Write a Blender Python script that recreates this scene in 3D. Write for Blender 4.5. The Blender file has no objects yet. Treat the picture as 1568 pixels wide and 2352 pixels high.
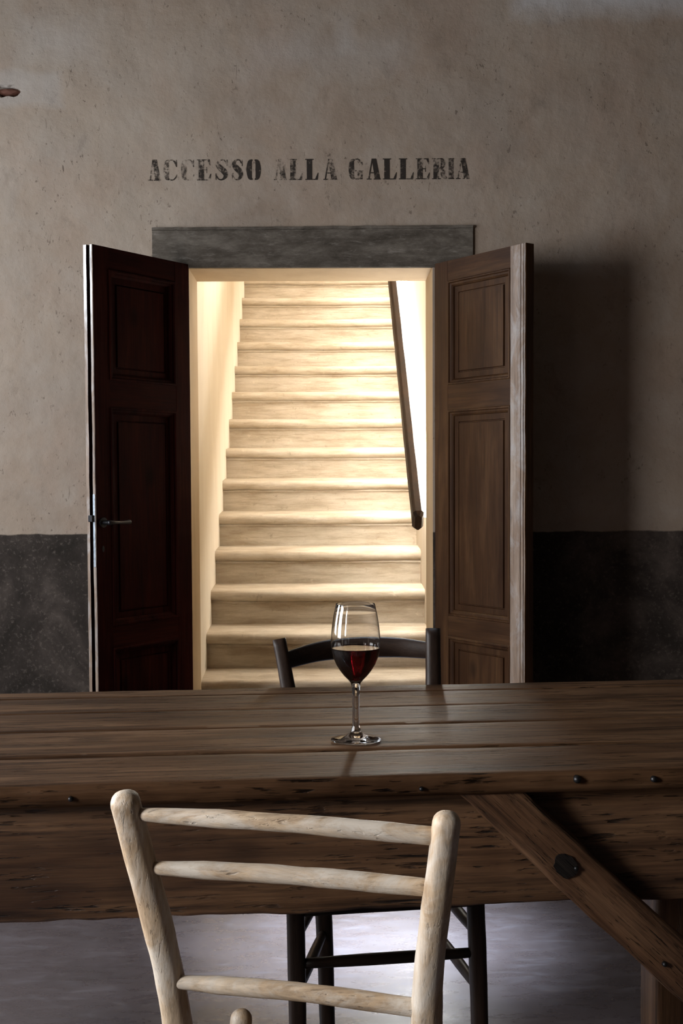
import bpy, bmesh, math, random
from mathutils import Vector, Matrix, noise

random.seed(7)
scene = bpy.context.scene
COL = scene.collection

# ------------------------------------------------------------------ camera
CAM_H = 1.22
yaw, pitch, roll = 0.0143, 0.045, 0.005
cam_data = bpy.data.cameras.new('camera')
cam_data.sensor_fit = 'VERTICAL'
cam_data.sensor_height = 36.0
cam_data.lens = 36.0 * 2800.0 / 2352.0
cam_data.shift_y = (1107 + 2800 * math.tan(pitch) - 1176) / 2352.0
cam_data.clip_start = 0.05
cam = bpy.data.objects.new('camera', cam_data)
COL.objects.link(cam)
fw = Vector((math.sin(yaw) * math.cos(pitch), math.cos(yaw) * math.cos(pitch), -math.sin(pitch)))
rt = Vector((math.cos(yaw), -math.sin(yaw), 0))
up = rt.cross(fw)
r2 = rt * math.cos(roll) - up * math.sin(roll)
u2 = rt * math.sin(roll) + up * math.cos(roll)
m = Matrix((r2, u2, -fw)).transposed().to_4x4()
m.translation = Vector((0, 0, CAM_H))
cam.matrix_world = m
scene.camera = cam

# ------------------------------------------------------------------ world, lights, exposure
W = bpy.data.worlds.new('sky')
scene.world = W
W.use_nodes = True
W.node_tree.nodes['Background'].inputs[0].default_value = (0.62, 0.76, 1.0, 1)
W.node_tree.nodes['Background'].inputs[1].default_value = 1.2
vs = scene.view_settings
vs.view_transform = 'Standard'
vs.look = 'None'
vs.exposure = 0.0
vs.gamma = 1.0
vs.use_curve_mapping = False
scene.cycles.use_denoising = True
scene.cycles.max_bounces = 10
scene.cycles.transmission_bounces = 10
scene.cycles.transparent_max_bounces = 12
scene.cycles.sample_clamp_indirect = 4.0
scene.cycles.caustics_reflective = False

ROOM_L, ROOM_R, ROOM_F, ROOM_T = -2.75, 4.2, -3.6, 3.9
WALL_Y = 5.01
JOG_X, JOG_Y = -1.75, 1.12     # step added to the unseen left wall so its window lights the chair
WIN = [  # wall x, y0, y1, z0, z1 of the openings in the left wall
    (ROOM_L, 1.30, 2.25, 0.85, 2.15),
    (ROOM_L, 4.20, 4.48, 2.08, 2.52),
    (JOG_X, -0.08, 0.74, 0.95, 2.25),
    (ROOM_L, 2.90, 3.85, 0.85, 2.15),
]


def area_light(name, loc, target, sx, sy, power, color, spread=180.0):
    d = bpy.data.lights.new(name, 'AREA')
    d.shape = 'RECTANGLE'
    d.size, d.size_y = sx, sy
    d.energy = power
    d.color = color
    o = bpy.data.objects.new(name, d)
    COL.objects.link(o)
    o.location = loc
    d.spread = math.radians(spread)
    o.rotation_euler = (Vector(target) - Vector(loc)).to_track_quat('-Z', 'Y').to_euler()
    return o


DAY = [(1.0, 0.985, 0.98), (0.78, 0.89, 1.0), (1.0, 0.985, 0.98), (0.88, 0.94, 1.0)]
for i, (p, (wx, y0, y1, z0, z1)) in enumerate(zip((90.0, 20.0, 155.0, 40.0), WIN)):
    area_light('daylight', (wx - (0.02 if wx == ROOM_L else 0.55), (y0 + y1) / 2, (z0 + z1) / 2),
               (5, (y0 + y1) / 2, (z0 + z1) / 2), y1 - y0, z1 - z0, p, DAY[i])

# fill light added for the floor, shining down a made-up skylight well
FILL_X, FILL_Y, FILL_R = 0.12, 3.22, 0.14
area_light('daylight', (FILL_X, FILL_Y, ROOM_T + 0.7), (FILL_X, FILL_Y, 0), 2 * FILL_R, 2 * FILL_R, 11.5, (0.72, 0.85, 1.0), 15.0)

# unseen fill light added under the sloping ceiling of the stairwell
area_light('stairwell_fill', (0.05, 6.30, 2.85), (0.05, 6.35, 0.8), 0.5, 0.4, 6.0, (1.0, 0.97, 0.905))

# ------------------------------------------------------------------ node helpers


class NT:
    def __init__(self, name):
        self.mat = bpy.data.materials.new(name)
        self.mat.use_nodes = True
        self.t = self.mat.node_tree
        self.b = self.t.nodes['Principled BSDF']
        self.out = self.t.nodes['Material Output']
        self.co = self.n('ShaderNodeTexCoord').outputs['Object']

    def n(self, kind, **kw):
        x = self.t.nodes.new(kind)
        for k, v in kw.items():
            setattr(x, k, v)
        return x

    def link(self, a, b):
        self.t.links.new(a, b)

    def put(self, sock, v):
        if hasattr(v, 'links') or isinstance(v, bpy.types.NodeSocket):
            self.link(v, sock)
        else:
            sock.default_value = v

    def mapped(self, scale=(1, 1, 1), loc=(0, 0, 0), rand=False):
        mp = self.n('ShaderNodeMapping')
        src = self.co
        if rand:
            oi = self.n('ShaderNodeObjectInfo')
            ad = self.n('ShaderNodeVectorMath', operation='MULTIPLY_ADD')
            cb = self.n('ShaderNodeCombineXYZ')
            for i in range(3):
                self.link(oi.outputs['Random'], cb.inputs[i])
            self.link(cb.outputs[0], ad.inputs[0])
            ad.inputs[1].default_value = (13.7, 7.3, 9.1)
            self.link(self.co, ad.inputs[2])
            src = ad.outputs[0]
        self.link(src, mp.inputs[0])
        mp.inputs['Scale'].default_value = scale
        mp.inputs['Location'].default_value = loc
        return mp.outputs[0]

    def noise(self, vec, scale, detail=4, rough=0.55, dist=0.0):
        x = self.n('ShaderNodeTexNoise')
        self.link(vec, x.inputs['Vector'])
        x.inputs['Scale'].default_value = scale
        x.inputs['Detail'].default_value = detail
        x.inputs['Roughness'].default_value = rough
        x.inputs['Distortion'].default_value = dist
        return x.outputs['Fac']

    def voronoi(self, vec, scale, feature='F1', rnd=1.0):
        x = self.n('ShaderNodeTexVoronoi', feature=feature)
        self.link(vec, x.inputs['Vector'])
        x.inputs['Scale'].default_value = scale
        x.inputs['Randomness'].default_value = rnd
        return x.outputs['Distance']

    def ramp(self, fac, stops):
        x = self.n('ShaderNodeValToRGB')
        e = x.color_ramp.elements
        while len(e) < len(stops):
            e.new(0.5)
        for el, (p, c) in zip(e, stops):
            el.position = p
            el.color = (c, c, c, 1) if not hasattr(c, '__len__') else (*c[:3], 1)
        self.link(fac, x.inputs[0])
        return x.outputs[0]

    def mix(self, fac, a, b, mode='MIX'):
        x = self.n('ShaderNodeMix', data_type='RGBA', blend_type=mode)
        self.put(x.inputs[0], fac)
        for s, v in ((x.inputs[6], a), (x.inputs[7], b)):
            if hasattr(v, '__len__'):
                s.default_value = (*v[:3], 1)
            else:
                self.link(v, s)
        return x.outputs[2]

    def math(self, op, a, b=0.0, clamp=False):
        x = self.n('ShaderNodeMath', operation=op, use_clamp=clamp)
        self.put(x.inputs[0], a)
        self.put(x.inputs[1], b)
        return x.outputs[0]

    def sep(self):
        x = self.n('ShaderNodeSeparateXYZ')
        self.link(self.co, x.inputs[0])
        return x.outputs

    def bump(self, height, strength=0.3, dist=0.01, prev=None):
        x = self.n('ShaderNodeBump')
        x.inputs['Strength'].default_value = strength
        x.inputs['Distance'].default_value = dist
        self.link(height, x.inputs['Height'])
        if prev is not None:
            self.link(prev, x.inputs['Normal'])
        return x.outputs[0]

    def finish(self, color, rough=0.8, normal=None, spec=None, coat=None):
        self.put(self.b.inputs['Base Color'], color if not hasattr(color, '__len__') else (*color[:3], 1))
        self.put(self.b.inputs['Roughness'], rough)
        if normal is not None:
            self.link(normal, self.b.inputs['Normal'])
        if spec is not None:
            self.b.inputs['Specular IOR Level'].default_value = spec
        if coat is not None:
            self.b.inputs['Coat Weight'].default_value = coat[0]
            self.b.inputs['Coat Roughness'].default_value = coat[1]
        return self.mat


def box_mask(N, cx, cz, hx, hz, soft, wob=0.05, wscale=6):
    """soft irregular patch in the wall plane"""
    s = N.sep()
    w = N.math('MULTIPLY', N.math('SUBTRACT', N.noise(N.co, wscale, 5, 0.6), 0.5), wob * 2)
    dx = N.math('SUBTRACT', N.math('ABSOLUTE', N.math('SUBTRACT', s[0], cx)), hx)
    dz = N.math('SUBTRACT', N.math('ABSOLUTE', N.math('SUBTRACT', s[2], cz)), hz)
    d = N.math('ADD', N.math('MAXIMUM', dx, dz), w)
    return N.math('SUBTRACT', 1.0, N.math('DIVIDE', N.math('ADD', d, soft), 2 * soft, True), True)


def plaster_mat():
    N = NT('old_plaster')
    big = N.noise(N.mapped((1, 1, 1)), 1.1, 5, 0.6, 0.4)
    mid = N.noise(N.mapped((1, 1, 1.0), (3, 1, 7)), 5.0, 6, 0.62, 0.6)
    fine = N.noise(N.mapped((1, 1, 1)), 70, 6, 0.7)
    c = N.ramp(big, [(0.30, (0.345, 0.265, 0.205)), (0.52, (0.415, 0.325, 0.252)), (0.72, (0.455, 0.37, 0.295))])
    c = N.mix(N.ramp(mid, [(0.38, 0.0), (0.72, 0.55)]), c, (0.47, 0.41, 0.355))
    c = N.mix(N.ramp(N.noise(N.mapped((1, 1, 1), (9, 4, 2)), 2.6, 5, 0.6), [(0.52, 0.0), (0.75, 0.5)]), c, (0.30, 0.24, 0.195))
    c = N.mix(N.math('MULTIPLY', fine, 0.16), c, (0.20, 0.155, 0.12))
    # rosy and ochre stains
    c = N.mix(N.ramp(N.noise(N.mapped((1, 1, 0.7), (6, 2, 9)), 3.1, 6, 0.65, 0.3), [(0.50, 0.0), (0.70, 0.45)]), c, (0.40, 0.285, 0.215))
    sm = N.noise(N.mapped((1, 1, 0.75), (12, 3, 4)), 9.0, 7, 0.72, 0.3)
    c = N.mix(N.ramp(sm, [(0.57, 0.0), (0.74, 0.5)]), c, (0.22, 0.175, 0.14))
    # pits, specks and fine scratches, in clusters
    pit = N.noise(N.mapped((1.15, 1, 0.75), (2, 2, 2)), 58, 4, 0.6, 0.2)
    cl = N.noise(N.mapped((1, 1, 1), (5, 5, 5)), 3.4, 5, 0.65)
    pm = N.math('MULTIPLY', N.ramp(pit, [(0.63, 0.0), (0.70, 1.0)]), N.ramp(cl, [(0.42, 0.05), (0.62, 0.85)]))
    c = N.mix(pm, c, (0.135, 0.10, 0.078))
    scr = N.noise(N.mapped((2.6, 1, 0.5), (1, 3, 8)), 34, 3, 0.5, 0.6)
    pm2 = N.math('MULTIPLY', N.ramp(scr, [(0.70, 0.0), (0.74, 0.8)]), N.ramp(cl, [(0.46, 0.0), (0.60, 1.0)]))
    c = N.mix(pm2, c, (0.15, 0.11, 0.085))
    # broad pale patch at top right (first entry), then bluish lime patches
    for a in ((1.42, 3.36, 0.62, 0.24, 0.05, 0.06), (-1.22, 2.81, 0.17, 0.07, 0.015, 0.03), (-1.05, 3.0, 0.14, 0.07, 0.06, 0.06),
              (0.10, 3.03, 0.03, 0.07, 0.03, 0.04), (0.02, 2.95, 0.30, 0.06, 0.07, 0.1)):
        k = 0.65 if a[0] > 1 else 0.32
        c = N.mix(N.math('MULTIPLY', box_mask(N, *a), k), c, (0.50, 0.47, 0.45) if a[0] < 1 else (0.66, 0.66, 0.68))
    # dark painted dado
    s = N.sep()
    lvl = N.math('ADD', N.math('MULTIPLY', N.math('SUBTRACT', N.noise(N.co, 9, 4), 0.5), 0.02), 1.012)
    dm = N.math('DIVIDE', N.math('SUBTRACT', lvl, N.math('ADD', s[2], -0.003)), 0.006, True)
    dn = N.noise(N.mapped((1, 1, 1), (1, 8, 3)), 3.0, 6, 0.65, 0.5)
    dc = N.ramp(dn, [(0.36, (0.026, 0.021, 0.017)), (0.50, (0.050, 0.039, 0.033)), (0.66, (0.115, 0.090, 0.076))])
    dc = N.mix(N.ramp(fine, [(0.54, 0.0), (0.70, 0.5)]), dc, (0.20, 0.162, 0.137))
    c = N.mix(dm, c, dc)
    h = N.math('ADD', N.math('MULTIPLY', N.noise(N.co, 46, 6, 0.68), 0.8), N.math('MULTIPLY', N.noise(N.co, 230, 4, 0.6), 0.45))
    h = N.math('SUBTRACT', h, N.math('MULTIPLY', pm, 0.8))
    nb = N.bump(N.noise(N.co, 4.5, 4, 0.5), 0.35, 0.04)
    nb = N.bump(h, 0.30, 0.006, nb)
    return N.finish(c, 0.93, nb, 0.2)


def cream_mat(name, base, dirt, amount=0.4, bump=0.15):
    N = NT(name)
    a = N.noise(N.mapped((1, 1, 0.35)), 5, 6, 0.6, 0.5)
    c = N.mix(N.ramp(a, [(0.42, 0.0), (0.72, amount)]), base, dirt)
    f = N.noise(N.co, 60, 5, 0.6)
    c = N.mix(N.ramp(f, [(0.6, 0.0), (0.8, amount * 0.6)]), c, dirt)
    return N.finish(c, 0.85, N.bump(N.math('ADD', f, a), bump, 0.006), 0.25)


def stair_mat():
    N = NT('worn_stair_stone')
    st = N.mapped((0.45, 1, 2.2), rand=False)
    a = N.noise(st, 7, 7, 0.68, 0.15)
    b = N.noise(N.mapped((1, 1, 1), (4, 2, 1)), 22, 6, 0.7, 0.4)
    c = N.ramp(a, [(0.28, (0.33, 0.26, 0.185)), (0.48, (0.52, 0.445, 0.345)), (0.70, (0.67, 0.60, 0.50))])
    c = N.mix(N.ramp(b, [(0.60, 0.0), (0.72, 0.5)]), c, (0.76, 0.68, 0.55))
    c = N.mix(N.ramp(b, [(0.27, 0.55), (0.40, 0.0)]), c, (0.22, 0.155, 0.095))
    gr = N.noise(N.mapped((0.3, 1, 3.2), (7, 5, 3)), 12, 7, 0.72, 0.2)
    c = N.mix(N.ramp(gr, [(0.46, 0.0), (0.66, 0.6)]), c, (0.30, 0.22, 0.14))
    # dirt towards the ends of the steps
    s = N.sep()
    e = N.math('SUBTRACT', N.math('ABSOLUTE', N.math('ADD', s[0], 0.03)), 0.44)
    e = N.math('DIVIDE', N.math('ADD', e, N.math('MULTIPLY', N.math('SUBTRACT', a, 0.5), 0.16)), 0.10, True)
    c = N.mix(N.math('MULTIPLY', e, 0.4), c, (0.26, 0.19, 0.12))
    return N.finish(c, 0.62, N.bump(b, 0.25, 0.006), 0.4)


def wood_mat(name, cols, axis, scale=1.0, rough=0.5, crack=0.3, bump=0.3, spec=0.4, coat=None, wear=None, rand=True, knots=0.0):
    """cols: dark, mid, light; axis: index of grain direction"""
    N = NT(name)

    def sc(along, across):
        v = [across * scale] * 3
        v[axis] = along * scale
        return tuple(v)
    g1 = N.noise(N.mapped(sc(1.3, 14), rand=rand), 1.0, 6, 0.6, 1.2)
    g2 = N.noise(N.mapped(sc(4, 130), (3, 3, 3), rand=rand), 1.0, 5, 0.65, 0.3)
    bl = N.noise(N.mapped(sc(2.2, 5), (7, 1, 4), rand=rand), 1.0, 5, 0.6, 0.5)
    f = N.math('ADD', N.math('MULTIPLY', g1, 0.6), N.math('MULTIPLY', bl, 0.4))
    c = N.ramp(f, [(0.34, cols[0]), (0.50, cols[1]), (0.66, cols[2])])
    c = N.mix(N.ramp(g2, [(0.35, 0.45), (0.60, 0.0)]), c, tuple(x * 0.45 for x in cols[0]))
    ck = N.noise(N.mapped(sc(3.0, 75), (11, 5, 8), rand=rand), 1.0, 4, 0.6, 0.5)
    cm = N.ramp(ck, [(0.645, 0.0), (0.70, 1.0)])
    c = N.mix(N.math('MULTIPLY', cm, min(1.0, crack * 2)), c, tuple(x * 0.12 for x in cols[0]))
    sk_ = N.noise(N.mapped(sc(1.8, 42), (5, 14, 2), rand=rand), 1.0, 6, 0.7, 0.4)
    c = N.mix(N.math('MULTIPLY', N.ramp(sk_, [(0.50, 0.0), (0.66, 1.0)]), min(1.0, crack * 1.3)), c, tuple(x * 0.45 for x in cols[0]))
    po = N.noise(N.mapped(sc(16, 190), (6, 8, 3), rand=rand), 1.0, 3, 0.6, 0.2)
    pz = N.noise(N.mapped(sc(3, 7), (8, 2, 5), rand=rand), 1.0, 3, 0.5)
    pom = N.math('MULTIPLY', N.ramp(po, [(0.60, 0.0), (0.68, 1.0)]), N.ramp(pz, [(0.40, 0.0), (0.60, 1.0)]))
    c = N.mix(N.math('MULTIPLY', pom, min(1.0, crack * 1.6)), c, tuple(x * 0.15 for x in cols[0]))
    if knots:
        kn = N.voronoi(N.mapped(sc(3.2, 5), (2, 6, 1), rand=rand), 1.0)
        c = N.mix(N.ramp(kn, [(0.05, knots), (0.16, 0.0)]), c, tuple(x * 0.3 for x in cols[0]))
    if wear:
        wn = N.noise(N.mapped(sc(3, 6), (1, 9, 2), rand=rand), 1.6, 7, 0.72, 0.8)
        c = N.mix(N.ramp(wn, [(wear[1], 0.0), (wear[1] + 0.16, wear[2])]), c, wear[0])
        w2 = N.noise(N.mapped(sc(9, 34), (4, 2, 9), rand=rand), 1.6, 5, 0.7, 0.8)
        c = N.mix(N.ramp(w2, [(0.60, 0.0), (0.70, wear[2] * 0.7)]), c, tuple(x * 0.35 for x in wear[0]))
    h = N.math('SUBTRACT', N.math('ADD', N.math('MULTIPLY', g2, 0.5), N.math('MULTIPLY', g1, 0.5)), N.math('MULTIPLY', N.math('MAXIMUM', cm, pom), crack * 2.5))
    ro = N.math('ADD', N.math('MULTIPLY', g1, 0.25), rough - 0.12)
    return N.finish(c, ro, N.bump(h, bump, 0.004), spec, coat)


def metal_mat(name, col, rough):
    N = NT(name)
    a = N.noise(N.co, 90, 5, 0.65)
    N.b.inputs['Metallic'].default_value = 0.9
    return N.finish(N.mix(N.ramp(a, [(0.4, 0.0), (0.7, 0.6)]), col, tuple(x * 0.45 for x in col)), rough, N.bump(a, 0.2, 0.002))


def floor_mat():
    N = NT('polished_old_concrete')
    a = N.noise(N.mapped((1, 1.3, 1)), 2.0, 6, 0.62, 0.8)
    b = N.noise(N.mapped((1, 3, 1), (4, 4, 1)), 9, 6, 0.7, 0.6)
    sp = N.noise(N.mapped((1, 1, 1), (2, 1, 7)), 38, 4, 0.6, 0.6)
    c = N.ramp(a, [(0.3, (0.075, 0.058, 0.058)), (0.55, (0.11, 0.088, 0.092)), (0.75, (0.15, 0.128, 0.138))])
    c = N.mix(N.ramp(b, [(0.52, 0.0), (0.75, 0.5)]), c, (0.18, 0.165, 0.185))
    c = N.mix(N.ramp(sp, [(0.72, 0.0), (0.77, 0.7)]), c, (0.05, 0.042, 0.042))
    N.b.inputs['Specular Tint'].default_value = (0.66, 0.80, 1.0, 1)
    N.b.inputs['IOR'].default_value = 2.1
    ro = N.ramp(b, [(0.35, 0.24), (0.7, 0.38)])
    return N.finish(c, ro, N.bump(N.math('ADD', b, N.math('MULTIPLY', sp, 0.3)), 0.03, 0.003), 0.5)


def lintel_mat():
    N = NT('grey_lintel_stone')
    a = N.noise(N.mapped((0.6, 1, 1.6)), 7, 8, 0.74, 0.15)
    b = N.noise(N.mapped((0.4, 1, 2.0), (3, 3, 1)), 30, 6, 0.75, 0.4)
    c = N.ramp(a, [(0.36, (0.062, 0.050, 0.038)), (0.50, (0.115, 0.096, 0.077)), (0.64, (0.20, 0.172, 0.142))])
    c = N.mix(N.ramp(b, [(0.55, 0.0), (0.70, 0.6)]), c, (0.34, 0.30, 0.26))
    sc_ = N.noise(N.mapped((0.5, 1, 3.0), (8, 3, 1)), 60, 5, 0.8, 0.3)
    c = N.mix(N.ramp(sc_, [(0.62, 0.0), (0.70, 0.5)]), c, (0.42, 0.385, 0.345))
    return N.finish(c, 0.85, N.bump(b, 0.3, 0.004), 0.25)


def paint_mat(name, lo, hi):
    """black stencil paint, worn through to the plaster"""
    N = NT(name)
    a = N.noise(N.mapped((1, 1, 0.8)), 26, 6, 0.75, 0.4)
    b = N.noise(N.mapped((1, 1, 1), (3, 1, 1)), 95, 4, 0.7)
    k = N.ramp(N.math('ADD', N.math('MULTIPLY', a, 0.62), N.math('MULTIPLY', b, 0.38)), [(lo, 0.0), (hi, 0.95)])
    tr = N.n('ShaderNodeBsdfTransparent')
    mx = N.n('ShaderNodeMixShader')
    N.finish((0.042, 0.034, 0.029), 0.9, None, 0.1)
    N.link(k, mx.inputs[0])
    N.link(tr.outputs[0], mx.inputs[1])
    N.link(N.b.outputs[0], mx.inputs[2])
    N.link(mx.outputs[0], N.out.inputs[0])
    return N.mat


def plain(name, col, rough=0.7, **kw):
    N = NT(name)
    a = N.noise(N.co, 30, 4)
    return N.finish(N.mix(N.math('MULTIPLY', a, 0.4), col, tuple(x * 0.7 for x in col)), rough, N.bump(a, 0.1, 0.003))


def emit_mat(name, col, strength):
    N = NT(name)
    N.finish((0.9, 0.9, 0.9), 0.4)
    N.b.inputs['Emission Color'].default_value = (*col, 1)
    N.b.inputs['Emission Strength'].default_value = strength
    return N.mat


def glass_mat(name, col, ior, rough=0.0):
    N = NT(name)
    N.finish(col, rough)
    N.b.inputs['Transmission Weight'].default_value = 1.0
    N.b.inputs['IOR'].default_value = ior
    return N.mat


M = {}
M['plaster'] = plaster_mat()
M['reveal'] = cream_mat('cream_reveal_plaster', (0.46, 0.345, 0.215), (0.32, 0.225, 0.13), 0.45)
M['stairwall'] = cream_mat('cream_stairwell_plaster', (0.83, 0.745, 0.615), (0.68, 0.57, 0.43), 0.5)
M['stone'] = stair_mat()
M['lintel'] = lintel_mat()
M['floor'] = floor_mat()
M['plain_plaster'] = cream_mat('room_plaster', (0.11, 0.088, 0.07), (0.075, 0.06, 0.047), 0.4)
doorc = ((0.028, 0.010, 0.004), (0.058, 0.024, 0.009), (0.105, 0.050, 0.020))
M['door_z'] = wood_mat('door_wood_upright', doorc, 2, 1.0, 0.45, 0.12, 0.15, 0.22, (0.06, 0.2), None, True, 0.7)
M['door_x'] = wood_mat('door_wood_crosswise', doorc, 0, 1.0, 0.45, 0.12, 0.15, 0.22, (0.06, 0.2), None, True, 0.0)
shaded_redc = ((0.014, 0.0024, 0.0018), (0.030, 0.0052, 0.0036), (0.048, 0.011, 0.007))  # redder stain than the other leaf, with its shade darkened in
M['shaded_red_z'] = wood_mat('shaded_red_brown_upright', shaded_redc, 2, 1.0, 0.75, 0.12, 0.15, 0.03, None, None, True, 0.6)
M['shaded_red_x'] = wood_mat('shaded_red_brown_crosswise', shaded_redc, 0, 1.0, 0.75, 0.12, 0.15, 0.03, None, None, True, 0.0)
M['lit_door_edge'] = wood_mat('lit_worn_stile', ((0.20, 0.13, 0.09), (0.34, 0.245, 0.185), (0.48, 0.38, 0.31)), 2, 1.0, 0.34, 0.15, 0.2, 0.5, (0.4, 0.2), ((0.50, 0.48, 0.48), 0.48, 0.65), True, 0.8)  # worn stile, paled to paint in the window light it catches
tabc = ((0.042, 0.019, 0.009), (0.115, 0.059, 0.029), (0.215, 0.122, 0.066))
M['table'] = wood_mat('old_table_wood', tabc, 0, 1.0, 0.52, 0.65, 0.6, 0.12, None, None, True, 0.5)
tapc = ((0.048, 0.021, 0.011), (0.150, 0.075, 0.036), (0.255, 0.138, 0.069))
M['apron'] = wood_mat('rough_apron_wood', tapc, 0, 1.0, 0.5, 0.6, 0.7, 0.5, None, None, True, 0.6)
M['brace'] = wood_mat('brace_wood', ((0.055, 0.024, 0.012), (0.145, 0.072, 0.036), (0.25, 0.138, 0.074)), 0, 1.6, 0.45, 0.6, 0.6, 0.5, None, None, True, 0.9)
M['leg_z'] = wood_mat('table_leg_wood', tapc, 2, 1.0, 0.5, 0.5, 0.5, 0.4)
pale = ((0.36, 0.245, 0.15), (0.54, 0.40, 0.265), (0.68, 0.55, 0.40))
pw = ((0.64, 0.59, 0.52), 0.44, 0.8)
M['pale_z'] = wood_mat('weathered_pale_wood_upright', pale, 2, 1.5, 0.46, 0.25, 0.3, 0.4, None, pw)
M['pale_x'] = wood_mat('weathered_pale_wood_crosswise', pale, 0, 1.5, 0.46, 0.3, 0.35, 0.4, None, pw)
darkc = ((0.014, 0.0075, 0.005), (0.030, 0.016, 0.010), (0.055, 0.032, 0.021))
M['dark_z'] = wood_mat('dark_chair_wood_upright', darkc, 2, 1.5, 0.46, 0.15, 0.15, 0.3)
M['dark_x'] = wood_mat('dark_chair_wood_crosswise', darkc, 0, 1.5, 0.46, 0.15, 0.15, 0.3)
M['rush'] = wood_mat('woven_rush', ((0.20, 0.13, 0.07), (0.32, 0.22, 0.12), (0.42, 0.31, 0.18)), 0, 3.0, 0.7, 0.3, 0.5)
M['rail'] = wood_mat('dark_rail_wood', ((0.010, 0.005, 0.003), (0.022, 0.010, 0.005), (0.036, 0.018, 0.009)), 1, 1.4, 0.6, 0.2, 0.2, 0.15)
M['iron'] = metal_mat('dark_iron', (0.045, 0.045, 0.048), 0.42)
M['steel'] = metal_mat('worn_steel', (0.55, 0.60, 0.66), 0.38)
M['knot'] = wood_mat('charred_knot', ((0.006, 0.004, 0.003), (0.014, 0.010, 0.008), (0.03, 0.022, 0.017)), 0, 3.0, 0.5, 0.6, 0.8)
M['black'] = plain('keyhole_black', (0.01, 0.009, 0.008), 0.8)
M['brick'] = plain('broken_brick', (0.14, 0.055, 0.035), 0.9)
M['led'] = emit_mat('led_glow', (1.0, 0.95, 0.86), 82.0)
M['glass'] = glass_mat('clear_glass', (1, 1, 1), 1.5)
M['wine'] = glass_mat('red_wine', (0.020, 0.0002, 0.0008), 1.345)
M['pane'] = glass_mat('window_pane', (1, 1, 1), 1.02)
M['winframe'] = plain('grey_window_paint', (0.30, 0.29, 0.27), 0.6)
M['paint0'] = paint_mat('stencil_paint_fresh', 0.36, 0.47)
M['paint1'] = paint_mat('stencil_paint_worn', 0.43, 0.56)
M['paint2'] = paint_mat('stencil_paint_faded', 0.45, 0.63)

# ------------------------------------------------------------------ object helpers


def obj(name, bm, mat, parent=None, smooth=False, loc=None):
    me = bpy.data.meshes.new(name)
    bmesh.ops.recalc_face_normals(bm, faces=bm.faces)
    bm.to_mesh(me)
    bm.free()
    for mm in (mat if isinstance(mat, (list, tuple)) else [mat]):
        me.materials.append(M[mm])
    if smooth:
        for p in me.polygons:
            p.use_smooth = True
        if smooth != 'all':
            me.set_sharp_from_angle(angle=math.radians(smooth if smooth is not True else 40))
    o = bpy.data.objects.new(name, me)
    COL.objects.link(o)
    if parent is not None:
        o.parent = parent
    if loc is not None:
        o.location = loc
    return o


def tag(o, label=None, cat=None, group=None, kind=None):
    if label:
        o['label'] = label
    if cat:
        o['category'] = cat
    if group:
        o['group'] = group
    if kind:
        o['kind'] = kind
    return o


def empty(name, loc=(0, 0, 0), rz=0.0):
    o = bpy.data.objects.new(name, None)
    COL.objects.link(o)
    o.location = loc
    o.rotation_euler = (0, 0, rz)
    o.empty_display_size = 0.1
    return o


def add_box(bm, lo, hi, bev=0.0):
    vs_ = [bm.verts.new((x, y, z)) for x in (lo[0], hi[0]) for y in (lo[1], hi[1]) for z in (lo[2], hi[2])]
    fs = []
    for q in ((0, 1, 3, 2), (4, 6, 7, 5), (0, 4, 5, 1), (2, 3, 7, 6), (0, 2, 6, 4), (1, 5, 7, 3)):
        fs.append(bm.faces.new([vs_[i] for i in q]))
    if bev:
        ed = set(e for f in fs for e in f.edges)
        bmesh.ops.bevel(bm, geom=list(ed), offset=bev, segments=2, profile=0.5, affect='EDGES')
    return bm


def box(lo, hi, bev=0.0):
    return add_box(bmesh.new(), lo, hi, bev)


def loft(rings, cap=True, bm=None, closed=True):
    bm = bm or bmesh.new()
    vr = [[bm.verts.new(p) for p in r] for r in rings]
    n = len(vr[0])
    for a, b in zip(vr, vr[1:]):
        for i in range(n if closed else n - 1):
            j = (i + 1) % n
            bm.faces.new((a[i], a[j], b[j], b[i]))
    if cap:
        bm.faces.new(list(reversed(vr[0])))
        bm.faces.new(vr[-1])
    return bm


def catmull(pts, per):
    P = [Vector(p) for p in pts]
    P = [P[0] * 2 - P[1]] + P + [P[-1] * 2 - P[-2]]
    out = []
    for i in range(1, len(P) - 2):
        for s in range(per):
            t = s / per
            a, b, c, d = P[i - 1], P[i], P[i + 1], P[i + 2]
            out.append(0.5 * ((2 * b) + (c - a) * t + (2 * a - 5 * b + 4 * c - d) * t * t + (3 * b - a - 3 * c + d) * t ** 3))
    out.append(P[-2])
    return out


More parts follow.
